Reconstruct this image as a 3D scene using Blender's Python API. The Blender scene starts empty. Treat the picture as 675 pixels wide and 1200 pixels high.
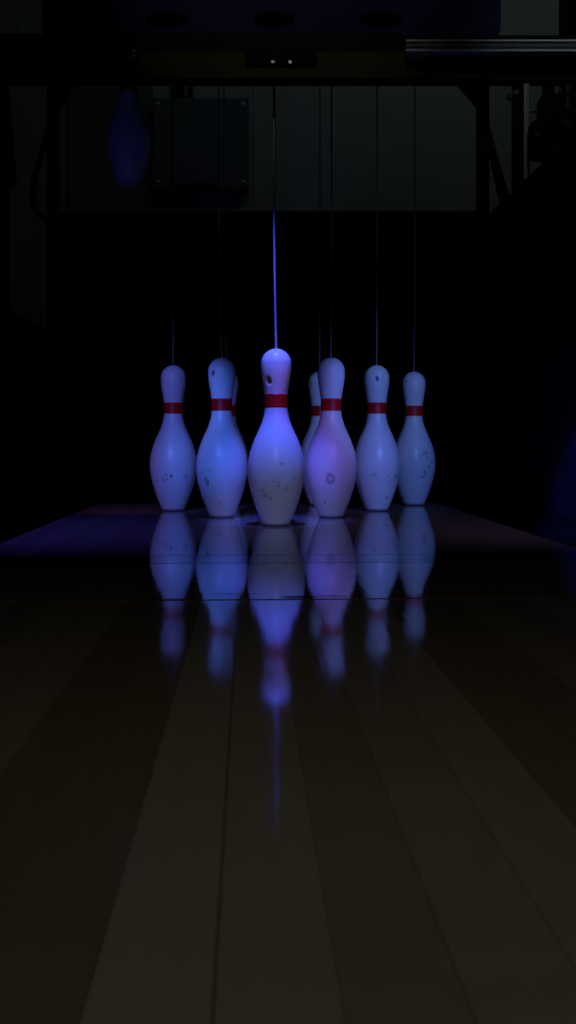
import bpy, bmesh, math, random
from mathutils import Vector, Matrix

random.seed(4)
PI = math.pi
sc = bpy.context.scene
COL = sc.collection

# ------------------------------------------------------------------ camera / scale
F, CX, YH, CH = 1135.0, 337.5, 518.0, 0.18      # focal length in px, picture centre, horizon row, lens height


def at(px, py, d):
    """point seen at picture position px, py that stands d metres away"""
    return Vector(((px - CX) * d / F, d, CH + (YH - py) * d / F))


cam = bpy.data.cameras.new('camera')
cam.sensor_fit = 'VERTICAL'
cam.sensor_height = 24.0
cam.lens = 24.0 * F / 1200.0
cam.shift_y = -(600.0 - YH) / 1200.0
cam.clip_start = 0.02
camo = bpy.data.objects.new('camera', cam)
camo.location = (0, 0, CH)
camo.rotation_euler = (PI / 2, 0, 0)
COL.objects.link(camo)
sc.camera = camo

sc.view_settings.view_transform = 'Standard'
sc.view_settings.look = 'None'
sc.view_settings.exposure = 0.0
sc.view_settings.gamma = 1.0
sc.view_settings.use_curve_mapping = False
w = bpy.data.worlds.new('world')
sc.world = w
w.use_nodes = True
w.node_tree.nodes['Background'].inputs[0].default_value = (0.3, 0.35, 0.5, 1)
w.node_tree.nodes['Background'].inputs[1].default_value = 0.0004

DRIFT = 0.0419                 # the lane runs a little to the left of the view axis
LANE_ROT = math.atan(DRIFT)

# ------------------------------------------------------------------ materials


def mat(name):
    m = bpy.data.materials.new(name)
    m.use_nodes = True
    nt = m.node_tree
    return m, nt, nt.nodes['Principled BSDF']


def simple(name, color, rough=0.5, metal=0.0, spec=0.5, noise=0.0, scale=30.0):
    m, nt, b = mat(name)
    b.inputs['Base Color'].default_value = (*color, 1)
    b.inputs['Roughness'].default_value = rough
    b.inputs['Metallic'].default_value = metal
    b.inputs['Specular IOR Level'].default_value = spec
    if noise:
        tc = nt.nodes.new('ShaderNodeTexCoord')
        n = nt.nodes.new('ShaderNodeTexNoise')
        n.inputs['Scale'].default_value = scale
        n.inputs['Detail'].default_value = 6
        nt.links.new(tc.outputs['Object'], n.inputs['Vector'])
        r = nt.nodes.new('ShaderNodeMapRange')
        r.inputs['From Min'].default_value = 0.3
        r.inputs['From Max'].default_value = 0.7
        r.inputs['To Min'].default_value = 1 - noise
        r.inputs['To Max'].default_value = 1 + noise
        nt.links.new(n.outputs['Fac'], r.inputs['Value'])
        mx = nt.nodes.new('ShaderNodeVectorMath')
        mx.operation = 'SCALE'
        mx.inputs[0].default_value = color
        nt.links.new(r.outputs[0], mx.inputs['Scale'])
        nt.links.new(mx.outputs[0], b.inputs['Base Color'])
    return m


def nmath(nt, op, a, b=None, c=None):
    n = nt.nodes.new('ShaderNodeMath')
    n.operation = op
    for i, v in enumerate((a, b, c)):
        if v is None:
            continue
        if isinstance(v, (int, float)):
            n.inputs[i].default_value = v
        else:
            nt.links.new(v, n.inputs[i])
    return n.outputs[0]


TONES = [0.4, 0.1, 0.5, 0.3, 0.6, 0.2, 0.45, 0.40, 0.02, 0.08, 0.88, 0.80, 0.46, 0.62, 0.72, 0.15, 0.10, 0.42, 0.3, 0.55, 0.2, 0.5, 0.35, 0.4, 0.2]

SEAMS = [0.3, 0.5, 0.2, 0.4, 0.3, 0.6, 0.3, 0.5, 0.25, 0.3, 0.3, 1.05, 0.35, 0.5, 0.5, 0.3, 0.4, 0.3, 0.6, 0.25, 0.5, 0.3, 0.4, 0.3, 0.3]


def wood(name, dark, light, board, phase, seam_dark, rough, coat, spots=(), seed=0.0, tones=TONES, ior=1.5, kill=0.0):
    """long boards along the object's Y, each board its own tone, a dark seam between them"""
    m, nt, b = mat(name)
    L = nt.links.new
    tc = nt.nodes.new('ShaderNodeTexCoord')
    sep = nt.nodes.new('ShaderNodeSeparateXYZ')
    L(tc.outputs['Object'], sep.inputs[0])
    x, y = sep.outputs[0], sep.outputs[1]
    u = nmath(nt, 'DIVIDE', nmath(nt, 'ADD', x, phase), board)
    idx = nmath(nt, 'FLOOR', u)
    fr = nmath(nt, 'FRACT', u)
    # tone of each board across the lane
    wn = nt.nodes.new('ShaderNodeValToRGB')
    cr = wn.color_ramp
    cr.interpolation = 'CONSTANT'
    for i, t_ in enumerate(tones):
        e = cr.elements[i] if i < 2 else cr.elements.new(i / len(tones))
        e.position = i / len(tones)
        e.color = (t_, t_, t_, 1)
    L(nmath(nt, 'DIVIDE', nmath(nt, 'ADD', idx, 10.5), float(len(tones))), wn.inputs['Fac'])
    mp = nt.nodes.new('ShaderNodeMapping')
    mp.inputs['Scale'].default_value = (110, 3.0, 1)
    L(tc.outputs['Object'], mp.inputs[0])
    gn = nt.nodes.new('ShaderNodeTexNoise')
    gn.inputs['Scale'].default_value = 1.0
    gn.inputs['Detail'].default_value = 5
    L(mp.outputs[0], gn.inputs['Vector'])
    tone = nmath(nt, 'ADD', nmath(nt, 'MULTIPLY', wn.outputs['Color'], 0.85),
                 nmath(nt, 'MULTIPLY', gn.outputs['Fac'], 0.22))
    mix = nt.nodes.new('ShaderNodeMix')
    mix.data_type = 'RGBA'
    mix.inputs['A'].default_value = (*dark, 1)
    mix.inputs['B'].default_value = (*light, 1)
    L(tone, mix.inputs['Factor'])
    # seams: every board meets its neighbour in a thin dark line of its own strength
    edge = nmath(nt, 'MINIMUM', fr, nmath(nt, 'SUBTRACT', 1.0, fr))
    wn2 = nt.nodes.new('ShaderNodeValToRGB')
    cr = wn2.color_ramp
    cr.interpolation = 'CONSTANT'
    for i, t_ in enumerate(SEAMS):
        e = cr.elements[i] if i < 2 else cr.elements.new(i / len(SEAMS))
        e.position = i / len(SEAMS)
        e.color = (t_, t_, t_, 1)
    L(nmath(nt, 'DIVIDE', nmath(nt, 'ADD', nmath(nt, 'ROUND', u), 10.5), float(len(SEAMS))), wn2.inputs['Fac'])
    sm = nt.nodes.new('ShaderNodeMapRange')
    sm.inputs['From Min'].default_value = 0.005
    sm.inputs['From Max'].default_value = 0.035
    sm.inputs['To Min'].default_value = 1.0
    sm.inputs['To Max'].default_value = 0.0
    L(edge, sm.inputs['Value'])
    seam = nmath(nt, 'MULTIPLY', sm.outputs[0], nmath(nt, 'MULTIPLY', wn2.outputs['Color'], seam_dark))
    total = seam
    sp_tot = None
    for (sx, sy, rx, ry, st) in spots:         # dark marks with an outline of their own
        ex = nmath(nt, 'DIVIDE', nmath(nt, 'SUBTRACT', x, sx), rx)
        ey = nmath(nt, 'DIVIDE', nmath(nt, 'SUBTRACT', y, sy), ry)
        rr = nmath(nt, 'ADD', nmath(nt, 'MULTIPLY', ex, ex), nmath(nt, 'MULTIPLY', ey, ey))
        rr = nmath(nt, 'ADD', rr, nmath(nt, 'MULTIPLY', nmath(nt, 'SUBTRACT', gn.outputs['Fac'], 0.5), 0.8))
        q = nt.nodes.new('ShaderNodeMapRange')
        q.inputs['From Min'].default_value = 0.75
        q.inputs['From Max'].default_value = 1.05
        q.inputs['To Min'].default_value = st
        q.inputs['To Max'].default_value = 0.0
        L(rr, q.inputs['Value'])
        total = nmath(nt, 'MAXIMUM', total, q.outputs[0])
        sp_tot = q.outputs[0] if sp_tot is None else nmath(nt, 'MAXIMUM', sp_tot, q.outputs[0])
    mix2 = nt.nodes.new('ShaderNodeMix')
    mix2.data_type = 'RGBA'
    mix2.inputs['B'].default_value = (0.012, 0.009, 0.007, 1)
    L(total, mix2.inputs['Factor'])
    L(mix.outputs['Result'], mix2.inputs['A'])
    L(mix2.outputs['Result'], b.inputs['Base Color'])
    b.inputs['Roughness'].default_value = 0.55
    b.inputs['Specular IOR Level'].default_value = 0.0
    b.inputs['Coat Weight'].default_value = coat
    b.inputs['Coat IOR'].default_value = ior
    b.inputs['Coat Roughness'].default_value = rough
    cn = nmath(nt, 'SUBTRACT', coat, nmath(nt, 'MULTIPLY', total, 0.25 * coat))
    if sp_tot is not None:
        cn = nmath(nt, 'MULTIPLY', cn, nmath(nt, 'SUBTRACT', 1.0, nmath(nt, 'MULTIPLY', sp_tot, kill)))
    L(cn, b.inputs['Coat Weight'])
    bp = nt.nodes.new('ShaderNodeBump')
    bp.inputs['Strength'].default_value = 0.012
    bp.inputs['Distance'].default_value = 0.01
    L(gn.outputs['Fac'], bp.inputs['Height'])
    L(bp.outputs[0], b.inputs['Coat Normal'])
    return m


def pin_material():
    m, nt, b = mat('white_pin_plastic')
    L = nt.links.new
    at_ = nt.nodes.new('ShaderNodeAttribute')
    at_.attribute_name = 'wear'
    oi = nt.nodes.new('ShaderNodeObjectInfo')
    tc = nt.nodes.new('ShaderNodeTexCoord')
    ad = nt.nodes.new('ShaderNodeVectorMath')
    ad.operation = 'ADD'
    rs = nt.nodes.new('ShaderNodeVectorMath')
    rs.operation = 'SCALE'
    rs.inputs[0].default_value = (9, 5, 3)
    L(oi.outputs['Random'], rs.inputs['Scale'])
    L(tc.outputs['Object'], ad.inputs[0])
    L(rs.outputs[0], ad.inputs[1])
    sep = nt.nodes.new('ShaderNodeSeparateXYZ')
    L(tc.outputs['Object'], sep.inputs[0])
    # scuffs ring the belly where pins knock each other
    n = nt.nodes.new('ShaderNodeTexNoise')
    n.inputs['Scale'].default_value = 75
    n.inputs['Detail'].default_value = 7
    n.inputs['Roughness'].default_value = 0.65
    L(ad.outputs[0], n.inputs['Vector'])
    r = nt.nodes.new('ShaderNodeMapRange')
    r.inputs['From Min'].default_value = 0.62
    r.inputs['From Max'].default_value = 0.72
    L(n.outputs['Fac'], r.inputs['Value'])
    band = nmath(nt, 'ABSOLUTE', nmath(nt, 'SUBTRACT', sep.outputs[2], 0.092))
    bm_ = nt.nodes.new('ShaderNodeMapRange')
    bm_.inputs['From Min'].default_value = 0.012
    bm_.inputs['From Max'].default_value = 0.040
    bm_.inputs['To Min'].default_value = 0.42
    bm_.inputs['To Max'].default_value = 0.0
    L(band, bm_.inputs['Value'])
    sc_ = nmath(nt, 'MULTIPLY', r.outputs[0], bm_.outputs[0])
    tot = nmath(nt, 'MAXIMUM', sc_, at_.outputs['Fac'])
    # faint blotchy grime everywhere
    g = nt.nodes.new('ShaderNodeTexNoise')
    g.inputs['Scale'].default_value = 18
    g.inputs['Detail'].default_value = 4
    L(ad.outputs[0], g.inputs['Vector'])
    gm = nt.nodes.new('ShaderNodeMix')
    gm.data_type = 'RGBA'
    gm.inputs['A'].default_value = (0.80, 0.80, 0.78, 1)
    gm.inputs['B'].default_value = (0.66, 0.66, 0.65, 1)
    L(g.outputs['Fac'], gm.inputs['Factor'])
    mx = nt.nodes.new('ShaderNodeMix')
    mx.data_type = 'RGBA'
    mx.inputs['B'].default_value = (0.06, 0.06, 0.07, 1)
    L(gm.outputs['Result'], mx.inputs['A'])
    L(tot, mx.inputs['Factor'])
    L(mx.outputs['Result'], b.inputs['Base Color'])
    b.inputs['Roughness'].default_value = 0.34
    b.inputs['Specular IOR Level'].default_value = 0.4
    return m


M = {}
M['pin'] = pin_material()
M['stripe'] = simple('red_stripe', (0.55, 0.005, 0.007), 0.38, noise=0.15, scale=60)
M['pin_base'] = simple('grey_base_ring', (0.30, 0.29, 0.28), 0.5, noise=0.2)
M['dim_cord'] = simple('dimmed_cord', (0.16, 0.16, 0.18), 0.8, noise=0.15, scale=400)  # rear cords: their weaker light is put into a darker colour
M['cord'] = simple('pale_cord', (0.45, 0.45, 0.47), 0.7, noise=0.15, scale=400)
M['black'] = simple('black_paint', (0.006, 0.006, 0.007), 0.6, spec=0.12, noise=0.3)
M['black_cloth'] = simple('black_cloth', (0.004, 0.004, 0.0045), 0.95, spec=0.0, noise=0.3, scale=200)
M['brown_plate'] = simple('brown_paint', (0.080, 0.074, 0.018), 0.8, spec=0.05, noise=0.15, scale=6)
M['navy'] = simple('navy_cover', (0.007, 0.007, 0.095), 0.6, spec=0.2, noise=0.12, scale=5)
M['alu'] = simple('brushed_aluminium', (0.42, 0.45, 0.48), 0.48, 0.8, noise=0.1, scale=50)
M['steel'] = simple('bright_steel', (0.75, 0.75, 0.75), 0.25, 1.0)
M['bright_tab'] = simple('pale_metal', (0.85, 0.87, 0.87), 0.3, 0.9)
M['zinc'] = simple('pale_zinc', (0.80, 0.82, 0.82), 0.35, 0.3)
M['dark_steel'] = simple('dark_steel', (0.10, 0.10, 0.105), 0.4, 0.8, noise=0.3)
M['wall'] = simple('grey_green_paint', (0.50, 0.56, 0.54), 0.85, spec=0.1, noise=0.06, scale=2)
M['green_panel'] = simple('dark_green_paint', (0.20, 0.25, 0.20), 0.85, spec=0.1, noise=0.06, scale=3)
M['cabinet'] = simple('blue_grey_enamel', (0.15, 0.21, 0.25), 0.7, spec=0.1, noise=0.08, scale=8)
M['side_panel'] = simple('brown_grey_board', (0.22, 0.20, 0.17), 0.8, spec=0.1, noise=0.15, scale=4)
M['kickback'] = simple('dark_kickback_board', (0.03, 0.03, 0.045), 0.7, spec=0.1, noise=0.25, scale=6)
M['gutter'] = simple('dark_gutter_plastic', (0.015, 0.015, 0.02), 0.5, spec=0.2, noise=0.2)
M['floor'] = simple('dark_concrete', (0.02, 0.02, 0.02), 0.9, spec=0.05, noise=0.3, scale=10)

# ------------------------------------------------------------------ mesh helpers


def obj(name, bm, m, parent=None, smooth=False, loc=None):
    me = bpy.data.meshes.new(name)
    bm.normal_update()
    bm.to_mesh(me)
    bm.free()
    me.materials.append(m)
    if smooth:
        for p in me.polygons:
            p.use_smooth = True
        try:
            me.set_sharp_from_angle(angle=math.radians(40))
        except Exception:
            pass
    o = bpy.data.objects.new(name, me)
    COL.objects.link(o)
    if parent:
        o.parent = parent
        o.location = loc if loc else (0, 0, 0)
    elif loc:
        o.location = loc
    return o


def tag(o, label, cat, group=None):
    o['label'] = label
    o['category'] = cat
    if group:
        o['group'] = group
    return o


def thing(name, label, cat, loc=(0, 0, 0), rotz=0.0, group=None):
    o = bpy.data.objects.new(name, None)
    o.empty_display_size = 0.05
    COL.objects.link(o)
    o.location = loc
    o.rotation_euler = (0, 0, rotz)
    return tag(o, label, cat, group)


def box(bm, lo, hi, bevel=0.0, seg=2):
    lo, hi = Vector(lo), Vector(hi)
    c = (lo + hi) / 2
    s = hi - lo
    r = bmesh.ops.create_cube(bm, size=1.0)
    vs = r['verts']
    for v in vs:
        v.co = Vector((v.co.x * s.x, v.co.y * s.y, v.co.z * s.z)) + c
    if bevel:
        es = {e for v in vs for e in v.link_edges}
        bmesh.ops.bevel(bm, geom=list(es), offset=bevel, segments=seg, affect='EDGES', profile=0.7)


def newbox(lo, hi, bevel=0.0, seg=2):
    bm = bmesh.new()
    box(bm, lo, hi, bevel, seg)
    return bm


def prism(bm, pts, y0, y1):
    """polygon in x-z (counter-clockwise) given depth from y0 to y1"""
    a = [bm.verts.new((p[0], y0, p[1])) for p in pts]
    b = [bm.verts.new((p[0], y1, p[1])) for p in pts]
    n = len(pts)
    bm.faces.new(a)
    bm.faces.new(b[::-1])
    for i in range(n):
        bm.faces.new((a[i], b[i], b[(i + 1) % n], a[(i + 1) % n]))
    bmesh.ops.recalc_face_normals(bm, faces=bm.faces[:])


def tube(bm, pts, r, n=10):
    pts = [Vector(p) for p in pts]
    rings = []
    ref = Vector((0.3, 0.9, 0.1))
    for i, p in enumerate(pts):
        t = (pts[min(i + 1, len(pts) - 1)] - pts[max(i - 1, 0)]).normalized()
        a = t.cross(ref)
        if a.length < 1e-3:
            a = t.cross(Vector((1, 0, 0)))
        a.normalize()
        b = t.cross(a)
        rings.append([bm.verts.new(p + (a * math.cos(2 * PI * k / n) + b * math.sin(2 * PI * k / n)) * r) for k in range(n)])
    for i in range(len(rings) - 1):
        for k in range(n):
            bm.faces.new((rings[i][k], rings[i][(k + 1) % n], rings[i + 1][(k + 1) % n], rings[i + 1][k]))
    bm.faces.new(rings[0][::-1])
    bm.faces.new(rings[-1])
    bmesh.ops.recalc_face_normals(bm, faces=bm.faces[:])


def newtube(pts, r, n=10):
    bm = bmesh.new()
    tube(bm, pts, r, n)
    return bm


def cyl(bm, c, axis, r, h, n=20):
    c, axis = Vector(c), Vector(axis).normalized()
    tube(bm, [c - axis * h / 2, c + axis * h / 2], r, n)


def bolt(parent, p, r=0.006, m='steel', name='bolt'):
    """domed head with a washer, facing the camera"""
    bm = bmesh.new()
    p = Vector(p)
    cyl(bm, p, (0, 1, 0), r * 1.4, 0.002, 16)
    q = bmesh.ops.create_uvsphere(bm, u_segments=20, v_segments=10, radius=r)
    for v in q['verts']:
        v.co = Vector((v.co.x, v.co.y * 0.8, v.co.z)) + p + Vector((0, -0.001, 0))
    return obj(name, bm, M[m], parent, True)


def smooth_path(pts, k=8):
    """Catmull-Rom through the points"""
    P = [Vector(p) for p in pts]
    out = []
    for i in range(len(P) - 1):
        p0, p1, p2, p3 = P[max(i - 1, 0)], P[i], P[i + 1], P[min(i + 2, len(P) - 1)]
        for j in range(k):
            t = j / k
            out.append(0.5 * ((2 * p1) + (p2 - p0) * t + (2 * p0 - 5 * p1 + 4 * p2 - p3) * t * t + (3 * p1 - p0 - 3 * p2 + p3) * t ** 3))
    out.append(P[-1])
    return out


# ------------------------------------------------------------------ bowling pins
IN = 0.0254
PROFILE = [(0.0, 1.06), (0.10, 1.13), (0.75, 1.43), (1.5, 1.72), (2.25, 1.97), (3.375, 2.27), (4.5, 2.40), (5.2, 2.385),
           (5.875, 2.29), (6.6, 2.10), (7.25, 1.86), (8.0, 1.53), (8.625, 1.26), (9.375, 1.04), (10.0, 0.965), (10.5, 0.96),
           (10.875, 0.965), (11.75, 1.07), (12.625, 1.21), (13.2, 1.275), (13.7, 1.285)]


def spl_setup(pts):
    n = len(pts)
    xs = [p[0] for p in pts]
    ys = [p[1] for p in pts]
    d = [(ys[i + 1] - ys[i]) / (xs[i + 1] - xs[i]) for i in range(n - 1)]
    m = [d[0]] + [(d[i - 1] + d[i]) / 2 for i in range(1, n - 1)] + [0.0]
    return xs, ys, m


SX, SY, SM = spl_setup(PROFILE)


def pin_r(z):
    """radius of the pin at height z (metres)"""
    q = z / IN
    if q >= 13.7:
        t = min((q - 13.7) / 1.3, 1.0)
        return 1.285 * IN * math.sqrt(max(0.0, 1 - t * t))
    for i in range(len(SX) - 1):
        if q <= SX[i + 1]:
            h = SX[i + 1] - SX[i]
            t = (q - SX[i]) / h
            a = (1 + 2 * t) * (1 - t) ** 2 * SY[i] + t * (1 - t) ** 2 * h * SM[i] + t * t * (3 - 2 * t) * SY[i + 1] + t * t * (t - 1) * h * SM[i + 1]
            return a * IN
    return 0.0


ZS = [0.0]
zz = 0.0
while zz < 13.7 * IN - 0.0036:
    zz += 0.0024
    ZS.append(zz)
for k in range(0, 18):
    ZS.append(13.7 * IN + 1.3 * IN * math.sin(PI / 2 * k / 18.0))
NS = 120


def pin_body(marks):
    """marks: (angle from the camera side, height, half width, half height, tilt, depth, darkness, ring)"""
    verts, faces, wear = [], [], []
    for z in ZS:
        r0 = pin_r(z)
        for k in range(NS):
            a = 2 * PI * k / NS              # 0 faces the camera (-Y), growing to the right (+X)
            if a > PI:
                a -= 2 * PI
            r, wv = r0, 0.0
            for (ma, mz, hw, hh, tilt, dep, dk, ring) in marks:
                if abs(z - mz) > 2.2 * (hh + hw) or abs(a - ma) > 1.4:
                    continue
                du, dv = (a - ma) * r0, z - mz
                ct, st = math.cos(tilt), math.sin(tilt)
                u, v = (du * ct + dv * st) / hw, (-du * st + dv * ct) / hh
                q = math.sqrt(u * u + v * v)
                if ring:
                    q = abs(q - 0.8) * 2.2
                s = max(0.0, min(1.0, (1.25 - q) / 0.6))
                s = s * s * (3 - 2 * s)
                r -= dep * s
                wv = max(wv, dk * s)
            verts.append((r * math.sin(a), -r * math.cos(a), z))
            wear.append(wv)
    n = len(ZS)
    for i in range(n - 1):
        for k in range(NS):
            k2 = (k + 1) % NS
            faces.append((i * NS + k, i * NS + k2, (i + 1) * NS + k2, (i + 1) * NS + k))
    verts.append((0, 0, 15 * IN))
    wear.append(0.0)
    for k in range(NS):
        faces.append(((n - 1) * NS + k, (n - 1) * NS + (k + 1) % NS, len(verts) - 1))
    faces.append(tuple(range(NS - 1, -1, -1)))
    me = bpy.data.meshes.new('body')
    me.from_pydata(verts, [], faces)
    at_ = me.attributes.new('wear', 'FLOAT', 'POINT')
    at_.data.foreach_set('value', wear)
    for p in me.polygons:
        p.use_smooth = True
    me.polygons[len(me.polygons) - 1].use_smooth = False
    me.materials.append(M['pin'])
    return me


def ring_mesh(name, z0, z1, off, m, steps=10):
    bm = bmesh.new()
    rings = []
    prof = [(pin_r(z0) - 0.001, z0)] + [(pin_r(z0 + (z1 - z0) * i / steps) + off, z0 + (z1 - z0) * i / steps) for i in range(steps + 1)] + [(pin_r(z1) - 0.001, z1)]
    for (r, z) in prof:
        rings.append([bm.verts.new((r * math.sin(2 * PI * k / 72), -r * math.cos(2 * PI * k / 72), z)) for k in range(72)])
    for i in range(len(rings) - 1):
        for k in range(72):
            bm.faces.new((rings[i][k], rings[i][(k + 1) % 72], rings[i + 1][(k + 1) % 72], rings[i + 1][k]))
    me = bpy.data.meshes.new(name)
    bm.to_mesh(me)
    bm.free()
    for p in me.polygons:
        p.use_smooth = True
    me.materials.append(m)
    return me


STRIPE = ring_mesh('neck_stripe', 0.2535, 0.2825, 0.00035, M['stripe'])
BASE = ring_mesh('base_ring', 0.0006, 0.0052, 0.00045, M['pin_base'], 4)


def mk(px, py, w, h, cx, d, dep=0.0006, dk=0.7, tilt=0.0, ring=False):
    z = CH + (YH - py) * d / F
    x = (px - cx) * d / F
    r = pin_r(max(0.0, min(z, 0.375)))
    a = math.asin(max(-0.97, min(0.97, x / r)))
    return (a, z, max(w * d / F / 2, 0.0016), max(h * d / F / 2, 0.0016), tilt, dep, dk, ring)


D1, D2, D3, D4 = 2.09, 2.316, 2.542, 2.768
PG = 'white bowling pins with one red neck stripe'
PINS = [
    # centre px, distance, lift, lean, label, marks
    (323.6, D1, 0.0, 'front white bowling pin, nearest the camera, its upper half lit bright blue',
     [(315, 447, 7, 10, 0.003, 0.85, 0.4, False), (334, 459, 4, 2, 0.0006, 0.6, 0, False), (330, 543, 3, 3, 0.0005, 0.7, 0, False),
      (311, 580, 7, 5, 0.0006, 0.4, 0.3, False), (317, 583, 4, 4, 0.0006, 0.5, 0, False), (308, 574, 3, 3, 0.0005, 0.5, 0, False),
      (327, 567, 3, 8, 0.0006, 0.45, 0.2, False), (321, 564, 6, 3, 0.0004, 0.3, 0, False), (336, 572, 5, 7, 0.0004, 0.25, 0, False)]),
    (260.0, D2, 0.0, 'blue-lit white bowling pin just left of the front pin, with long gouge on its belly',
     [(250, 438.5, 5, 8, 0.003, 0.9, -0.3, False), (242.5, 562, 5, 8, 0.001, 0.45, -0.3, False), (245, 566, 4, 9, 0.0012, 0.75, -0.4, False),
      (258, 589, 2.5, 6, 0.0006, 0.4, 0, False), (258, 452, 3, 4, 0.0004, 0.25, 0, False)]),
    (388.0, D2, 0.0, 'purple-lit white bowling pin just right of the front pin',
     [(386, 561, 9, 11, 0.0008, 0.5, 0, True), (384, 557, 3, 8, 0.0006, 0.4, 0.2, False), (380, 588, 2, 5, 0.0006, 0.5, 0, False)]),
    (203.2, D3, 0.0, 'leftmost standing bowling pin, dim violet white, with dark dots on its belly',
     [(204, 557.5, 3.5, 3.5, 0.0008, 0.95, 0, False), (197.5, 556, 4, 3, 0.0006, 0.55, 0, False), (199, 561, 3, 3, 0.0006, 0.55, 0, False),
      (195, 563, 5, 3, 0.0004, 0.35, 0, False), (220, 558, 6, 6, 0.0006, 0.35, 0, False), (187, 563, 5, 4, 0.0004, 0.3, 0, False), (214.5, 446.5, 3, 6, 0.0018, 0.6, 0, False)]),
    (322.6, D3, 0.0, 'white bowling pin standing directly behind the front pin', []),
    (441.5, D3, 0.0, 'blue-grey bowling pin with a chip mid-head, just left of the rightmost pin',
     [(440.3, 445, 4, 7, 0.0022, 0.9, 0.1, False), (462, 558, 4, 6, 0.001, 0.7, 0.2, False), (452, 583, 6, 4, 0.0006, 0.45, 0.3, False),
      (436, 556, 8, 5, 0.0004, 0.3, 0, False), (452, 557, 5, 3, 0.0004, 0.25, 0, False), (437, 522, 6, 3, 0.0004, 0.2, 0, False)]),
    (266.5, D4, 0.0, 'bowling pin mostly hidden behind the blue-lit pin left of the front pin',
     [(274, 452, 3, 6, 0.001, 0.5, 0, False)]),
    (374.5, D4, 0.0, 'bowling pin mostly hidden behind the purple-lit pin right of the front pin',
     [(363, 451, 3, 8, 0.0015, 0.6, 0, False)]),
    (485.0, D4, 0.0, 'rightmost standing bowling pin, small and dim, with a dark scuffed patch on its belly',
     [(474.5, 448, 3, 3, 0.001, 0.7, 0, False), (496, 531, 9, 5, 0.0005, 0.4, 0.3, False), (498, 536, 4, 3, 0.0005, 0.45, 0, False),
      (500, 547.5, 4, 3, 0.0008, 0.8, 0, False), (494.5, 553, 3, 7, 0.0005, 0.6, 0.5, False), (493, 558, 9, 3, 0.0005, 0.5, 0, False),
      (503, 541, 4, 4, 0.0004, 0.4, 0, False), (489, 534, 5, 4, 0.0004, 0.25, 0, False)]),
    (150.5, 2.70, 0.895, 'lone bowling pin hanging lifted up at the upper left of the machine opening', []),
]
CG = 'cords that tether the bowling pins'
CORD_TOP = 1.452
CORDS = [
    'pale cord rising from the front pin, bright blue near the pin',
    'thin cord rising from the pin just left of the front pin',
    'thin cord rising from the pin just right of the front pin',
    'thin cord rising from the leftmost standing pin',
    'thin cord rising from the pin directly behind the front pin',
    'thin cord rising from the pin beside the rightmost pin',
    'thin cord rising from the half-hidden pin behind the left blue pin',
    'thin cord rising from the half-hidden pin behind the purple-lit pin',
    'thin cord rising from the rightmost standing pin',
    'short cord holding up the lifted pin at upper left',
]
TOPX = [321.0, 256.5, 388.5, 202.5, 322.0, 442.0, 262.5, 375.0, 486.0, 150.5]   # where each cord crosses the opening
pin_xy = []
for i, (px, d, lift, label, marks) in enumerate(PINS):
    p = at(px, 600, d)
    root = thing('bowling_pin', label, 'bowling pin', (p.x, d, lift + 0.0006), 0, PG)
    mm = [mk(a[0], a[1], a[2], a[3], px, d, a[4], a[5], a[6], a[7]) for a in marks]
    # a few old knocks on every pin
    rr = random.Random(50 + i)
    for _ in range(9):
        mm.append((rr.uniform(-PI, PI), rr.uniform(0.075, 0.118), rr.uniform(0.002, 0.006), rr.uniform(0.0018, 0.005), rr.uniform(-0.6, 0.6),
                   0.0003, rr.uniform(0.10, 0.28), False))
    body = bpy.data.objects.new('body', pin_body(mm))
    COL.objects.link(body)
    body.parent = root
    body.pass_index = i
    st = bpy.data.objects.new('neck_stripe', STRIPE)
    COL.objects.link(st)
    st.parent = root
    st['label'] = 'red stripe round the neck'
    bs = bpy.data.objects.new('base_ring', BASE)
    COL.objects.link(bs)
    bs.parent = root
    # the cord: out of the crown of the pin, up through the guide plate above
    zt = lift + 0.381 + 0.0002
    xt = (TOPX[i] - CX) * d / F
    sway = [(p.x, zt), (p.x + (xt - p.x) * 0.55, zt + (CORD_TOP - zt) * 0.12), (xt, zt + (CORD_TOP - zt) * 0.3), (xt, zt + (CORD_TOP - zt) * 0.6), (xt, CORD_TOP)]
    path = smooth_path([(a, d, b) for a, b in sway], 8)
    r = 0.0024 if i == 0 else 0.0016
    c = obj('tether_string', newtube(path, r, 10), M['cord'] if i == 0 else M['dim_cord'], None, True)
    tag(c, CORDS[i], 'cord', CG)
    pin_xy.append((xt, d))

# ------------------------------------------------------------------ lane, deck, gutters
U0, U1 = -0.438, 0.558
wood_lane = wood('lane_boards', (0.20, 0.155, 0.085), (0.44, 0.39, 0.285), 0.041, 0.0519, 0.45, 0.065, 1.0, seed=3.0, ior=1.47)
wood_mid = wood('lane_boards_far', (0.22, 0.17, 0.10), (0.34, 0.28, 0.18), 0.041, 0.0519, 0.35, 0.05, 1.0, seed=3.0,
                kill=0.9, spots=[(0.06, 1.122, 0.022, 0.011, 0.8), (-0.09, 1.112, 0.025, 0.006, 0.6), (0.10, 1.128, 0.02, 0.006, 0.6), (-0.02, 1.15, 0.03, 0.006, 0.3)])
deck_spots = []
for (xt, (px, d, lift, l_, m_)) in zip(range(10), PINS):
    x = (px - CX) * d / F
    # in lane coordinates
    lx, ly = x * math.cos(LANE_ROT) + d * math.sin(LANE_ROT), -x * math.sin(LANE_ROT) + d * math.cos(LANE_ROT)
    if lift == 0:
        deck_spots.append((lx, ly + (0.03 if xt == 0 else 0.0), 0.07 if xt == 0 else 0.042, 0.06 if xt == 0 else 0.04, 0.6 if xt == 0 else 0.3))  # dark ellipse under each standing pin, larger and set back at the front
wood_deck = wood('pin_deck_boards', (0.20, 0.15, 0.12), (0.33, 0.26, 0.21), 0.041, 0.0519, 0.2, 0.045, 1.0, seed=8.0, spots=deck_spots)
strip_mat = simple('dark_joint_strip', (0.02, 0.017, 0.02), 0.10, spec=0.34, noise=0.3)


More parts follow.
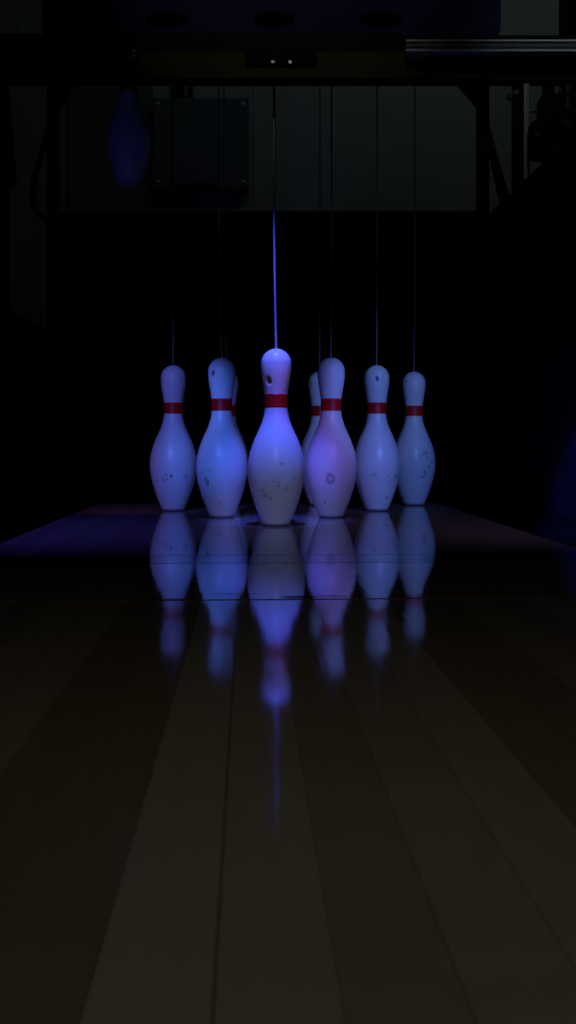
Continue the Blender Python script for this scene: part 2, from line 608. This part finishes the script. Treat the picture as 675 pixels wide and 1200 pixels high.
def slab(name, y0, y1, m, z0=-0.04, z1=0.0):
    bm = newbox((U0, y0, z0), (U1, y1, z1), 0.0015, 1)
    o = obj(name, bm, m)
    o.rotation_euler = (0, 0, LANE_ROT)
    return o


tag(slab('bowling_lane', -0.8, 1.1035, wood_lane), 'glossy wooden lane boards in the foreground, running toward the pins', 'bowling lane')
tag(slab('lane_section', 1.1085, 1.4385, wood_mid), 'short dark glossy lane section between the thin seam and the black strip', 'bowling lane')
tag(slab('joint_strip', 1.440, 1.5435, strip_mat), 'dark strip crossing the lane in front of the pin deck', 'strip')
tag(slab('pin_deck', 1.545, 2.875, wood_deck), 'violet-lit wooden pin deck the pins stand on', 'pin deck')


def gutter(label, ua, ub):
    bm = bmesh.new()
    n = 16
    prof = []
    for i in range(n + 1):
        t = PI * i / n
        prof.append(((ua + ub) / 2 - math.cos(t) * (ub - ua) / 2, -0.004 - math.sin(t) * 0.075))
    low = [(x, z - 0.006) for x, z in prof]
    for y in (-0.8, 2.875):
        pass
    a = [bm.verts.new((x, -0.8, z)) for x, z in prof]
    b = [bm.verts.new((x, 2.875, z)) for x, z in prof]
    c = [bm.verts.new((x, -0.8, z)) for x, z in low]
    e = [bm.verts.new((x, 2.875, z)) for x, z in low]
    for i in range(n):
        bm.faces.new((a[i], a[i + 1], b[i + 1], b[i]))
        bm.faces.new((c[i + 1], c[i], e[i], e[i + 1]))
        bm.faces.new((a[i + 1], a[i], c[i], c[i + 1]))
        bm.faces.new((b[i], b[i + 1], e[i + 1], e[i]))
    bm.faces.new((a[0], b[0], e[0], c[0]))
    bm.faces.new((a[n], c[n], e[n], b[n]))
    bmesh.ops.recalc_face_normals(bm, faces=bm.faces[:])
    o = obj('gutter', bm, M['gutter'], None, True)
    o.rotation_euler = (0, 0, LANE_ROT)
    return tag(o, label, 'gutter', 'gutters beside the lane')


gutter('dark rounded gutter along the left edge of the lane', U0 - 0.232, U0 - 0.001)
gutter('dark rounded gutter along the right edge of the lane', U1 + 0.001, U1 + 0.238)


def kickback(label, u, t, ztop, y0, y1, m, slope=0.0):
    """tall side board of the pin pit with a rolled top edge"""
    root = thing('kickback_panel', label, 'side panel', (0, 0, 0), LANE_ROT, 'side boards of the pin pit')
    obj('board', newbox((u - t / 2, y0, -0.1), (u + t / 2, y1, ztop), 0.003, 1), m, root)
    obj('edge_trim', newbox((u - t / 2 - 0.003, y0, ztop), (u + t / 2 + 0.003, y1, ztop + 0.012), 0.003, 2), M['black'], root)
    return root


kickback('low dark side board of the pin pit on the left', U0 - 0.232 - 0.014, 0.022, 0.545, 1.55, 3.30, M['kickback'])
kickback('tall dark side board of the pin pit on the right', U1 + 0.238 + 0.014, 0.022, 0.922, 1.55, 3.27, M['kickback'])

fl = obj('floor', newbox((-3.0, -1.0, -0.14), (3.0, 4.6, -0.1)), M['floor'])
fl['kind'] = 'structure'

# ------------------------------------------------------------------ back wall of the service aisle
WY = 4.5
bm = bmesh.new()
box(bm, (-3.0, WY, -0.1), (3.0, WY + 0.1, 3.2))
wall = obj('wall_back', bm, M['wall'])
wall['kind'] = 'structure'
for i, px in enumerate((300,)):
    x = at(px, 200, WY).x
    t_ = obj('trim_%d' % (i + 1), newbox((x - 0.012, WY - 0.006, -0.1), (x + 0.012, WY - 0.0002, 3.2), 0.002, 1), M['wall'])
    t_['kind'] = 'structure'

pa, pb = at(80.5, 300, WY), at(180, 60, WY)
tag(obj('wall_panel', newbox((pa.x, WY - 0.018, -0.1), (pb.x, WY - 0.0004, 2.4), 0.004, 2), M['green_panel']),
    'dark green panel on the back wall behind the hanging pin', 'panel')

# service cabinet with four bolts and a door
p0, p1 = at(181, 225, WY), at(292, 120, WY)
cab = thing('service_cabinet', 'dark blue-grey cabinet with four corner bolts on the back wall', 'cabinet', ((p0.x + p1.x) / 2, WY - 0.03, p0.z))
hw, hh = (p1.x - p0.x) / 2, p1.z - p0.z
obj('housing', newbox((-hw, -0.03, 0), (hw, 0.0295, hh), 0.006), M['cabinet'], cab)
obj('door', newbox((-hw * 0.60, -0.042, hh * 0.05), (hw * 0.42, -0.0302, hh * 0.83), 0.004), M['cabinet'], cab)
for sx in (-1, 1):
    for zz in (0.03, hh - 0.03):
        bolt(cab, (sx * (hw - 0.025), -0.031, zz), 0.008, 'zinc')
pb = at(219, 117, WY)
brk = thing('wall_bracket', 'small pale metal strip above the cabinet on the back wall', 'bracket', (pb.x, WY - 0.012, pb.z))
obj('plate', newbox((-0.075, 0, -0.01), (0.03, 0.0115, 0.085), 0.002), M['black'], brk)
bm = bmesh.new()
box(bm, (-0.010, -0.0015, 0.0), (0.010, 0.0015, 0.080), 0.0012)
bmesh.ops.rotate(bm, verts=bm.verts[:], cent=(0, 0, 0), matrix=Matrix.Rotation(math.radians(-27), 3, 'X'))
for v in bm.verts:
    v.co.y -= 0.037
obj('strip', bm, M['bright_tab'], brk)['label'] = 'pale bent metal tab'
for (px, py, lab) in ((22, 30, 'tiny screw on the back wall at the top left corner'), (33, 184, 'tiny screw on the back wall left of the frame post')):
    q = at(px, py, WY)
    bm = bmesh.new()
    cyl(bm, (0, -0.002, 0), (0, 1, 0), 0.007, 0.0035, 16)
    cyl(bm, (0, -0.006, 0), (0, 1, 0), 0.0045, 0.0055, 6)
    tag(obj('wall_screw', bm, M['zinc'], None, False, (q.x, WY, q.z)), lab, 'screw', 'screws in the back wall')

# ------------------------------------------------------------------ pit frame at the back of the deck, with curtain
FD = 3.36


def fx(px):
    return (px - CX) * FD / F


def fz(py):
    return CH + (YH - py) * FD / F


fr = thing('pit_gantry', 'black metal frame around the back opening, with posts, crossbar and diagonal braces', 'frame', (0, FD, -0.1))
O = Vector((0, 0, 0.1))


def fbox(name, x0, x1, z0, z1, y0=-0.03, y1=0.03, m='black'):
    return obj(name, newbox((x0, y0, z0 + 0.1), (x1, y1, z1 + 0.1), 0.003, 2), M[m], fr)


fbox('post', fx(57), fx(68.5), -0.1, fz(98))
fbox('post', fx(559.5), fx(571.5), -0.1, fz(98))
fbox('top_beam', fx(-60), fx(740), fz(97.5), fz(52))
fbox('crossbar', fx(69), fx(559), fz(262), fz(249.5), -0.03, 0.03)
bm = bmesh.new()
prism(bm, [(fx(68.8), fz(127) + .1), (fx(88), fz(98) + .1), (fx(68.8), fz(98) + .1)], -0.012, 0.012)
obj('gusset', bm, M['black'], fr)
bm = bmesh.new()
prism(bm, [(fx(559.2), fz(126) + .1), (fx(559.2), fz(98) + .1), (fx(535), fz(98) + .1)], -0.012, 0.012)
obj('gusset', bm, M['black'], fr)
bm = bmesh.new()
prism(bm, [(fx(571), fz(165) + .1), (fx(592), fz(262) + .1), (fx(602), fz(256) + .1), (fx(571.8), fz(148) + .1)], -0.02, 0.02)
obj('brace', bm, M['black'], fr)
pts = smooth_path([(fx(58), -0.01, fz(150) + .1), (fx(52), -0.02, fz(178) + .1), (fx(43), -0.03, fz(212) + .1), (fx(40.5), -0.03, fz(235) + .1),
                   (fx(46), -0.03, fz(250) + .1), (fx(58), -0.02, fz(262) + .1)], 8)
obj('bent_tube', newtube(pts, 0.011, 12), M['black'], fr, True)
bolt(fr, (fx(560.5), -0.032, fz(268.5) + .1), 0.005, 'steel')

# pleated black curtain hanging from the crossbar
bm = bmesh.new()
n = 160
top, bot = [], []
xa, xb = fx(69.5), fx(558.5)
for i in range(n + 1):
    t = i / n
    x = xa + (xb - xa) * t
    y = 3.30 + 0.016 * math.sin(t * 2 * PI * 17) + 0.006 * math.sin(t * 2 * PI * 41)
    top.append(bm.verts.new((x, y, fz(258))))
    bot.append(bm.verts.new((x, y * 1.0 + 0.004 * math.sin(t * 70), -0.085)))
for i in range(n):
    bm.faces.new((bot[i], bot[i + 1], top[i + 1], top[i]))
r = bmesh.ops.solidify(bm, geom=bm.faces[:], thickness=0.004)
cu = obj('pit_curtain', bm, M['black_cloth'], None, True)
tag(cu, 'black pleated curtain hanging from the crossbar behind the pins', 'curtain')

# brown-grey board behind the left post
a, b = at(10, 400, 3.7), at(66, 214, 3.7)
tag(obj('side_board', newbox((a.x - 0.02, 3.69, -0.1), (b.x, 3.71, b.z), 0.002, 1), M['side_panel']),
    'dim brown-grey board behind the left post of the frame', 'board')

# black side plate at the far left
bm = bmesh.new()
q = [at(-70, 330, 2.9), at(9.5, 364, 2.9), at(9.5, 222, 2.9), at(18, 212, 2.9), at(8, 92, 2.9), at(-70, 92, 2.9)]
prism(bm, [(v.x, v.z if i > 1 else 0.30) for i, v in enumerate(q)], 2.88, 2.92)
for v in bm.verts:
    if v.co.z < 0.31:
        v.co.z = -0.1
tag(obj('side_plate', bm, M['black']), 'black upright plate at the far left edge of the frame', 'plate')

# ------------------------------------------------------------------ front beam and cover over the deck
BD = 2.0
bz0 = at(0, 98, BD + 0.018).z
bx = lambda px: (px - CX) * BD / F
beam = thing('front_beam', 'long black beam crossing above the pins, with a brown face plate', 'beam', (0, BD, bz0))
obj('bar', newbox((bx(-90), 0, 0), (bx(760), 0.018, at(0, 41, BD).z - bz0), 0.003, 2), M['black'], beam)
obj('face_plate', newbox((bx(163), -0.004, 0.004), (bx(560), -0.0003, at(0, 62, BD).z - bz0), 0.001, 1), M['brown_plate'], beam)
pl = obj('bracket', newbox((bx(288), -0.016, at(0, 78, BD).z - bz0), (bx(371), -0.0045, at(0, 64, BD).z - bz0), 0.002, 1), M['black'], beam)
for px in (320, 340):
    c = at(px, 77, BD)
    b_ = bolt(pl, (c.x, -0.017, c.z - bz0 + 0.001), 0.0022)
for (px, py) in ((157, 66), (157, 60)):
    c = at(px, py, BD)
    bolt(beam, (c.x, -0.002, c.z - bz0), 0.0024)
# left-hand end of the beam hangs a little higher: fill the black strip above it
ext = obj('upper_flange', newbox((bx(-90), 0.003, at(0, 41, BD).z - bz0 + 0.0002), (bx(470), 0.0155, at(0, 38.5, BD).z - bz0), 0.0005, 1), M['black'], beam)

# aluminium rail in front of the beam on the right
RD = 1.955
ra, rb = at(476, 60, RD), at(760, 46, RD)
rail = thing('aluminium_rail', 'grey aluminium rail along the front of the beam at upper right', 'rail', (ra.x, RD, ra.z))
L_, H_ = rb.x - ra.x, rb.z - ra.z
prof = [(0.0, 0.0), (0.0, H_ * 0.16), (0.006, H_ * 0.22), (0.006, H_ * 0.34), (0.001, H_ * 0.42), (0.0, H_ * 0.62), (0.004, H_ * 0.72), (0.007, H_ * 0.80), (0.001, H_ * 0.86), (0.001, H_), (0.038, H_), (0.038, 0.0)]
bm = bmesh.new()
va = [bm.verts.new((0, y, z)) for y, z in prof]
vb = [bm.verts.new((L_, y, z)) for y, z in prof]
bm.faces.new(va)
bm.faces.new(vb[::-1])
for i in range(len(prof)):
    j = (i + 1) % len(prof)
    bm.faces.new((va[i], vb[i], vb[j], va[j]))
bmesh.ops.recalc_face_normals(bm, faces=bm.faces[:])
obj('extrusion', bm, M['alu'], rail)
k = at(500, 64, RD)
kn = bmesh.new()
cyl(kn, (k.x - ra.x, 0.012, k.z - ra.z), (0, 1, 0), 0.007, 0.02, 16)
cyl(kn, (k.x - ra.x, -0.002, k.z - ra.z - 0.002), (0, 1, 0), 0.0038, 0.012, 12)
obj('clamp_screw', kn, M['dark_steel'], rail, True)

# machine cover with three oval slots above the beam
cz0 = at(0, 44.5, BD).z
cover = thing('machine_cover', 'dark navy machine cover with rounded corners and three black oval slots, above the beam', 'machine cover', (0, BD, cz0))
x0, x1, H, R = bx(47), bx(588.5), 0.42, 0.028
outline = []
for (cx_, cz_, a0) in ((x0 + R, R, PI), (x1 - R, R, 1.5 * PI), (x1 - R, H - R, 0), (x0 + R, H - R, 0.5 * PI)):
    for s in range(9):
        a_ = a0 + PI / 2 * s / 8
        outline.append((cx_ + R * math.cos(a_), cz_ + R * math.sin(a_)))
bm = bmesh.new()
prism(bm, outline, 0.008, 0.045)
front = [f for f in bm.faces if len(f.verts) > 8 and f.calc_center_median().y < 0.02]
bmesh.ops.bevel(bm, geom=[e for f in front for e in f.edges], offset=0.007, segments=3, affect='EDGES', profile=0.5)
obj('shell', bm, M['navy'], cover, True)
for px in (195, 321, 446):
    c = at(px, 21, BD)
    bm = bmesh.new()
    N = 40

    def ell(f, y):
        return [bm.verts.new((c.x + 0.040 * f * math.cos(2 * PI * i / N), y, c.z - cz0 + 0.0125 * (f if f < 1 else 1 + (f - 1) * 2.2) * math.sin(2 * PI * i / N))) for i in range(N)]
    rings = [ell(1.12, 0.0078), ell(1.10, 0.004), ell(1.02, 0.004), ell(0.98, 0.0075)]
    for a_, b_ in zip(rings, rings[1:]):
        for i in range(N):
            bm.faces.new((a_[i], a_[(i + 1) % N], b_[(i + 1) % N], b_[i]))
    bm.faces.new(rings[-1])
    bmesh.ops.recalc_face_normals(bm, faces=bm.faces[:])
    obj('oval_slot', bm, M['black_cloth'], cover, True)

# guide plate the cords run through
gp = thing('cord_guide_plate', 'black plate above the pins that the cords run through', 'guide plate', (0, 2.6, 1.452))
obj('plate', newbox((-0.62, -0.55, 0.0005), (0.50, 0.66, 0.02), 0.003, 2), M['black'], gp)
for (x, d) in pin_xy:
    bm = bmesh.new()
    cyl(bm, (x, d - 2.6, -0.006), (0, 0, 1), 0.012, 0.012, 20)
    obj('cord_bushing', bm, M['dark_steel'], gp, True)

# ------------------------------------------------------------------ neighbouring machine parts at the upper right
MD = 3.2
mx = lambda px: (px - CX) * MD / F
mz = lambda py: CH + (YH - py) * MD / F
up = thing('upright_rail', 'dark upright rail with pale aluminium edge, right of the frame', 'rail', (mx(612), MD, -0.1))
X0 = mx(612)
obj('bar', newbox((mx(602.5) - X0, 0, 0), (mx(613) - X0, 0.04, mz(60) + .1), 0.003, 2), M['black'], up)
obj('edge_strip', newbox((mx(613.2) - X0, -0.004, 0), (mx(620.5) - X0, 0.03, mz(60) + .1), 0.004, 3), M['alu'], up)
kn = bmesh.new()
for dx, dz, r_ in ((0, 0, 0.012), (-0.014, -0.006, 0.010), (0.010, 0.008, 0.009)):
    cyl(kn, (mx(601) - X0 + dx, -0.012, mz(113) + .1 + dz), (0.2, 1, 0.1), r_, 0.02, 16)
cyl(kn, (mx(601) - X0, -0.026, mz(113) + .1), (0, 1, 0), 0.006, 0.02, 12)
obj('wing_knob', kn, M['dark_steel'], up, True)
kn = bmesh.new()
cyl(kn, (mx(601.5) - X0, -0.006, mz(184) + .1), (0, 1, 0), 0.008, 0.012, 12)
obj('small_knob', kn, M['black'], up, True)

rod = obj('steel_rod', newtube([(mx(620.3), MD + 0.02, mz(128)), (mx(760), MD + 0.02, mz(128))], 0.0045, 14), M['steel'], None, True)
tag(rod, 'bright horizontal steel rod beside the drive unit at upper right', 'rod')

du = thing('drive_unit', 'black drive unit of the neighbouring machine at upper right edge', 'machine', (mx(655), MD - 0.1, mz(200)))
X0, Z0 = mx(655), mz(200)
s_ = (MD - 0.1) / MD


def dbox(name, xa, xb, ya, yb, y0, y1, m, bev=0.006):
    return obj(name, newbox((mx(xa) * s_ - X0, y0, (mz(yb) - CH) * s_ + CH - Z0), (mx(xb) * s_ - X0, y1, (mz(ya) - CH) * s_ + CH - Z0), bev, 2), M[m], du)


dbox('motor_housing', 636, 700, 108, 152, 0.0, 0.09, 'black', 0.015)
dbox('gearbox', 625, 690, 140, 182, 0.0, 0.08, 'black', 0.012)
dbox('mounting_foot', 640, 700, 180, 215, 0.01, 0.07, 'black')
dbox('hanger', 640, 652, 92, 112, 0.02, 0.05, 'black', 0.003)
dbox('hanger', 664, 669, 96, 128, -0.004, 0.012, 'dark_steel', 0.002)
g = bmesh.new()
gc = ((mx(662)) * s_ - X0, -0.008, (mz(147) - CH) * s_ + CH - Z0)
cyl(g, gc, (0, 1, 0), 0.045, 0.014, 40)
for i in range(20):
    a_ = 2 * PI * i / 20
    c_ = Vector(gc) + Vector((math.cos(a_) * 0.047, 0, math.sin(a_) * 0.047))
    cyl(g, c_, (0, 1, 0), 0.005, 0.014, 6)
gear = obj('gear_wheel', g, M['black'], du)
g = bmesh.new()
cyl(g, Vector(gc) + Vector((0, -0.014, 0)), (0, 1, 0), 0.014, 0.012, 24)
obj('hub', g, M['dark_steel'], gear, True)
pts = [(mx(656) * s_ - X0, -0.006, (mz(104) - CH) * s_ + CH - Z0), (mx(657) * s_ - X0, -0.008, (mz(109) - CH) * s_ + CH - Z0), (mx(661) * s_ - X0, -0.008, (mz(110.5) - CH) * s_ + CH - Z0),
       (mx(666) * s_ - X0, -0.008, (mz(108) - CH) * s_ + CH - Z0), (mx(668) * s_ - X0, -0.006, (mz(103) - CH) * s_ + CH - Z0)]
obj('hook', newtube(smooth_path(pts, 6), 0.0035, 10), M['dark_steel'], du, True)
for (px, py, r_) in ((650, 177, 0.006), (652, 171, 0.004), (629, 158, 0.009), (660, 164, 0.006), (634, 163, 0.005)):
    g = bmesh.new()
    cyl(g, (mx(px) * s_ - X0, -0.004, (mz(py) - CH) * s_ + CH - Z0), (0, 1, 0), r_, 0.012, 6)
    obj('bolt', g, M['dark_steel'], du)

# dark pillar in the aisle at the far right
pa, pc = at(664, 300, 4.0), at(720, 0, 4.0)
tag(obj('steel_pillar', newbox((pa.x, 4.0, -0.1), (pc.x, 4.12, 2.6), 0.006), M['black']), 'black pillar at the top right corner in front of the pale wall', 'pillar')

# ------------------------------------------------------------------ lights


def spot(name, loc, target, power, color, angle, blend, radius=0.02):
    l = bpy.data.lights.new(name, 'SPOT')
    l.energy = power
    l.color = color
    l.spot_size = math.radians(angle)
    l.spot_blend = blend
    l.shadow_soft_size = radius
    o = bpy.data.objects.new(name, l)
    o.location = loc
    d = Vector(target) - Vector(loc)
    o.rotation_euler = d.to_track_quat('-Z', 'Y').to_euler()
    COL.objects.link(o)
    return o


def area(name, loc, target, power, color, sx, sy, spread=180):
    l = bpy.data.lights.new(name, 'AREA')
    l.shape = 'RECTANGLE'
    l.size, l.size_y = sx, sy
    l.energy = power
    l.color = color
    l.spread = math.radians(spread)
    o = bpy.data.objects.new(name, l)
    o.location = loc
    d = Vector(target) - Vector(loc)
    o.rotation_euler = d.to_track_quat('-Z', 'Y').to_euler()
    COL.objects.link(o)
    return o


BLUE = (0.055, 0.095, 1.0)
xf = (323.6 - CX) * D1 / F
spot('blue_deck_lamp', (xf, 1.70, 1.40), (xf, 2.10, 0.33), 140, BLUE, 15.5, 0.8, 0.015)
spot('left_deck_lamp', (-0.55, 1.25, 0.70), (-0.34, 2.55, 0.20), 27, (0.15, 0.18, 1.0), 26, 0.6, 0.03)
spot('right_deck_lamp', (0.56, 1.25, 0.70), (0.27, 2.60, 0.22), 34, (0.13, 0.25, 1.0), 27, 0.6, 0.03)
spot('inner_left_fill', (-0.40, 1.15, 0.70), (-0.190, 2.316, 0.20), 30, (0.055, 0.19, 1.0), 15.5, 0.7, 0.03)  # added fill, brightens the pin left of the front pin
spot('inner_right_fill', (0.40, 1.15, 0.74), (0.140, 2.316, 0.21), 15, (0.22, 0.20, 1.0), 16.5, 0.7, 0.03)  # added fill for the pin right of the front pin
spot('violet_deck_lamp', (-0.04, 1.15, 0.75), (0.068, 2.30, 0.15), 7, (0.55, 0.10, 1.0), 11, 0.8, 0.02)
spot('left_deck_fill', (-0.72, 1.95, 0.85), (-0.50, 1.98, 0.0), 16, (0.09, 0.08, 1.0), 62, 0.9, 0.03)  # added fill that gives the left deck its violet-blue glow
spot('magenta_deck_fill', (-0.66, 2.2, 0.85), (-0.46, 2.56, 0.0), 2.2, (1.0, 0.18, 0.7), 25, 0.9, 0.03)  # small added fill, reddens the rear left of the deck
spot('pin_head_fill', (0.12, 0.9, 1.2), (xf + 0.004, 2.08, 0.355), 11, (0.75, 0.55, 1.0), 6.5, 0.9, 0.01)  # narrow added fill that whitens the head of the front pin
spot('right_deck_fill', (0.72, 1.95, 0.85), (0.48, 2.05, 0.0), 9, (0.50, 0.42, 1.0), 62, 0.9, 0.03)  # added fill, lifts the right side of the deck
spot('gutter_fill', (0.15, 1.55, 0.80), (0.76, 2.45, -0.02), 34, (0.07, 0.10, 1.0), 15, 0.9, 0.03)  # added fill for the blue low on the right side board
spot('lifted_pin_fill', (-0.72, 1.2, 0.62), (-0.445, 2.70, 0.99), 1.3, (0.08, 0.13, 1.0), 15, 0.6, 0.03)  # added fill aimed at the hanging pin alone
# hall: dim ceiling lamp behind and above the camera, then added fill spots
spot('hall_ceiling_lamp', (0.02, -0.35, 1.3), (0.02, 0.15, 0.0), 4.3, (1.0, 0.95, 0.85), 80, 1.0, 0.10)
spot('front_pin_fill', (0.0, -1.0, 1.6), (xf, 2.05, 0.03), 85, (0.40, 0.48, 1.0), 8.5, 0.8, 0.05)  # added narrow fill for the lower half of the front pin
spot('cover_fill', (0.0, 0.2, 1.95), (0.0, 2.0, 1.23), 6.5, (1.0, 0.97, 0.92), 25, 0.7, 0.03)  # added fill so cover and face plate show their colour
spot('rail_fill', (1.3, 0.3, 2.2), (0.66, 1.95, 1.06), 9, (0.9, 0.97, 1.0), 15, 0.6, 0.06)  # added fill that brightens the aluminium rail
spot('edge_strip_fill', (0.70, 2.35, 1.75), (0.80, 3.2, 1.18), 0.8, (0.85, 0.93, 1.0), 30, 0.6, 0.04)  # added fill for the pale edge strip of the upright
spot('side_board_fill', (-1.4, 2.75, 1.6), (-0.95, 3.7, 0.85), 0.5, (1.0, 0.95, 0.85), 34, 0.7, 0.04)  # added fill, lifts the brown-grey side board out of black
# service aisle behind the machine
area('service_aisle_lamp', (1.2, 3.75, 2.75), (1.0, 4.5, 1.2), 0.85, (0.86, 1.0, 0.97), 3.6, 0.1)
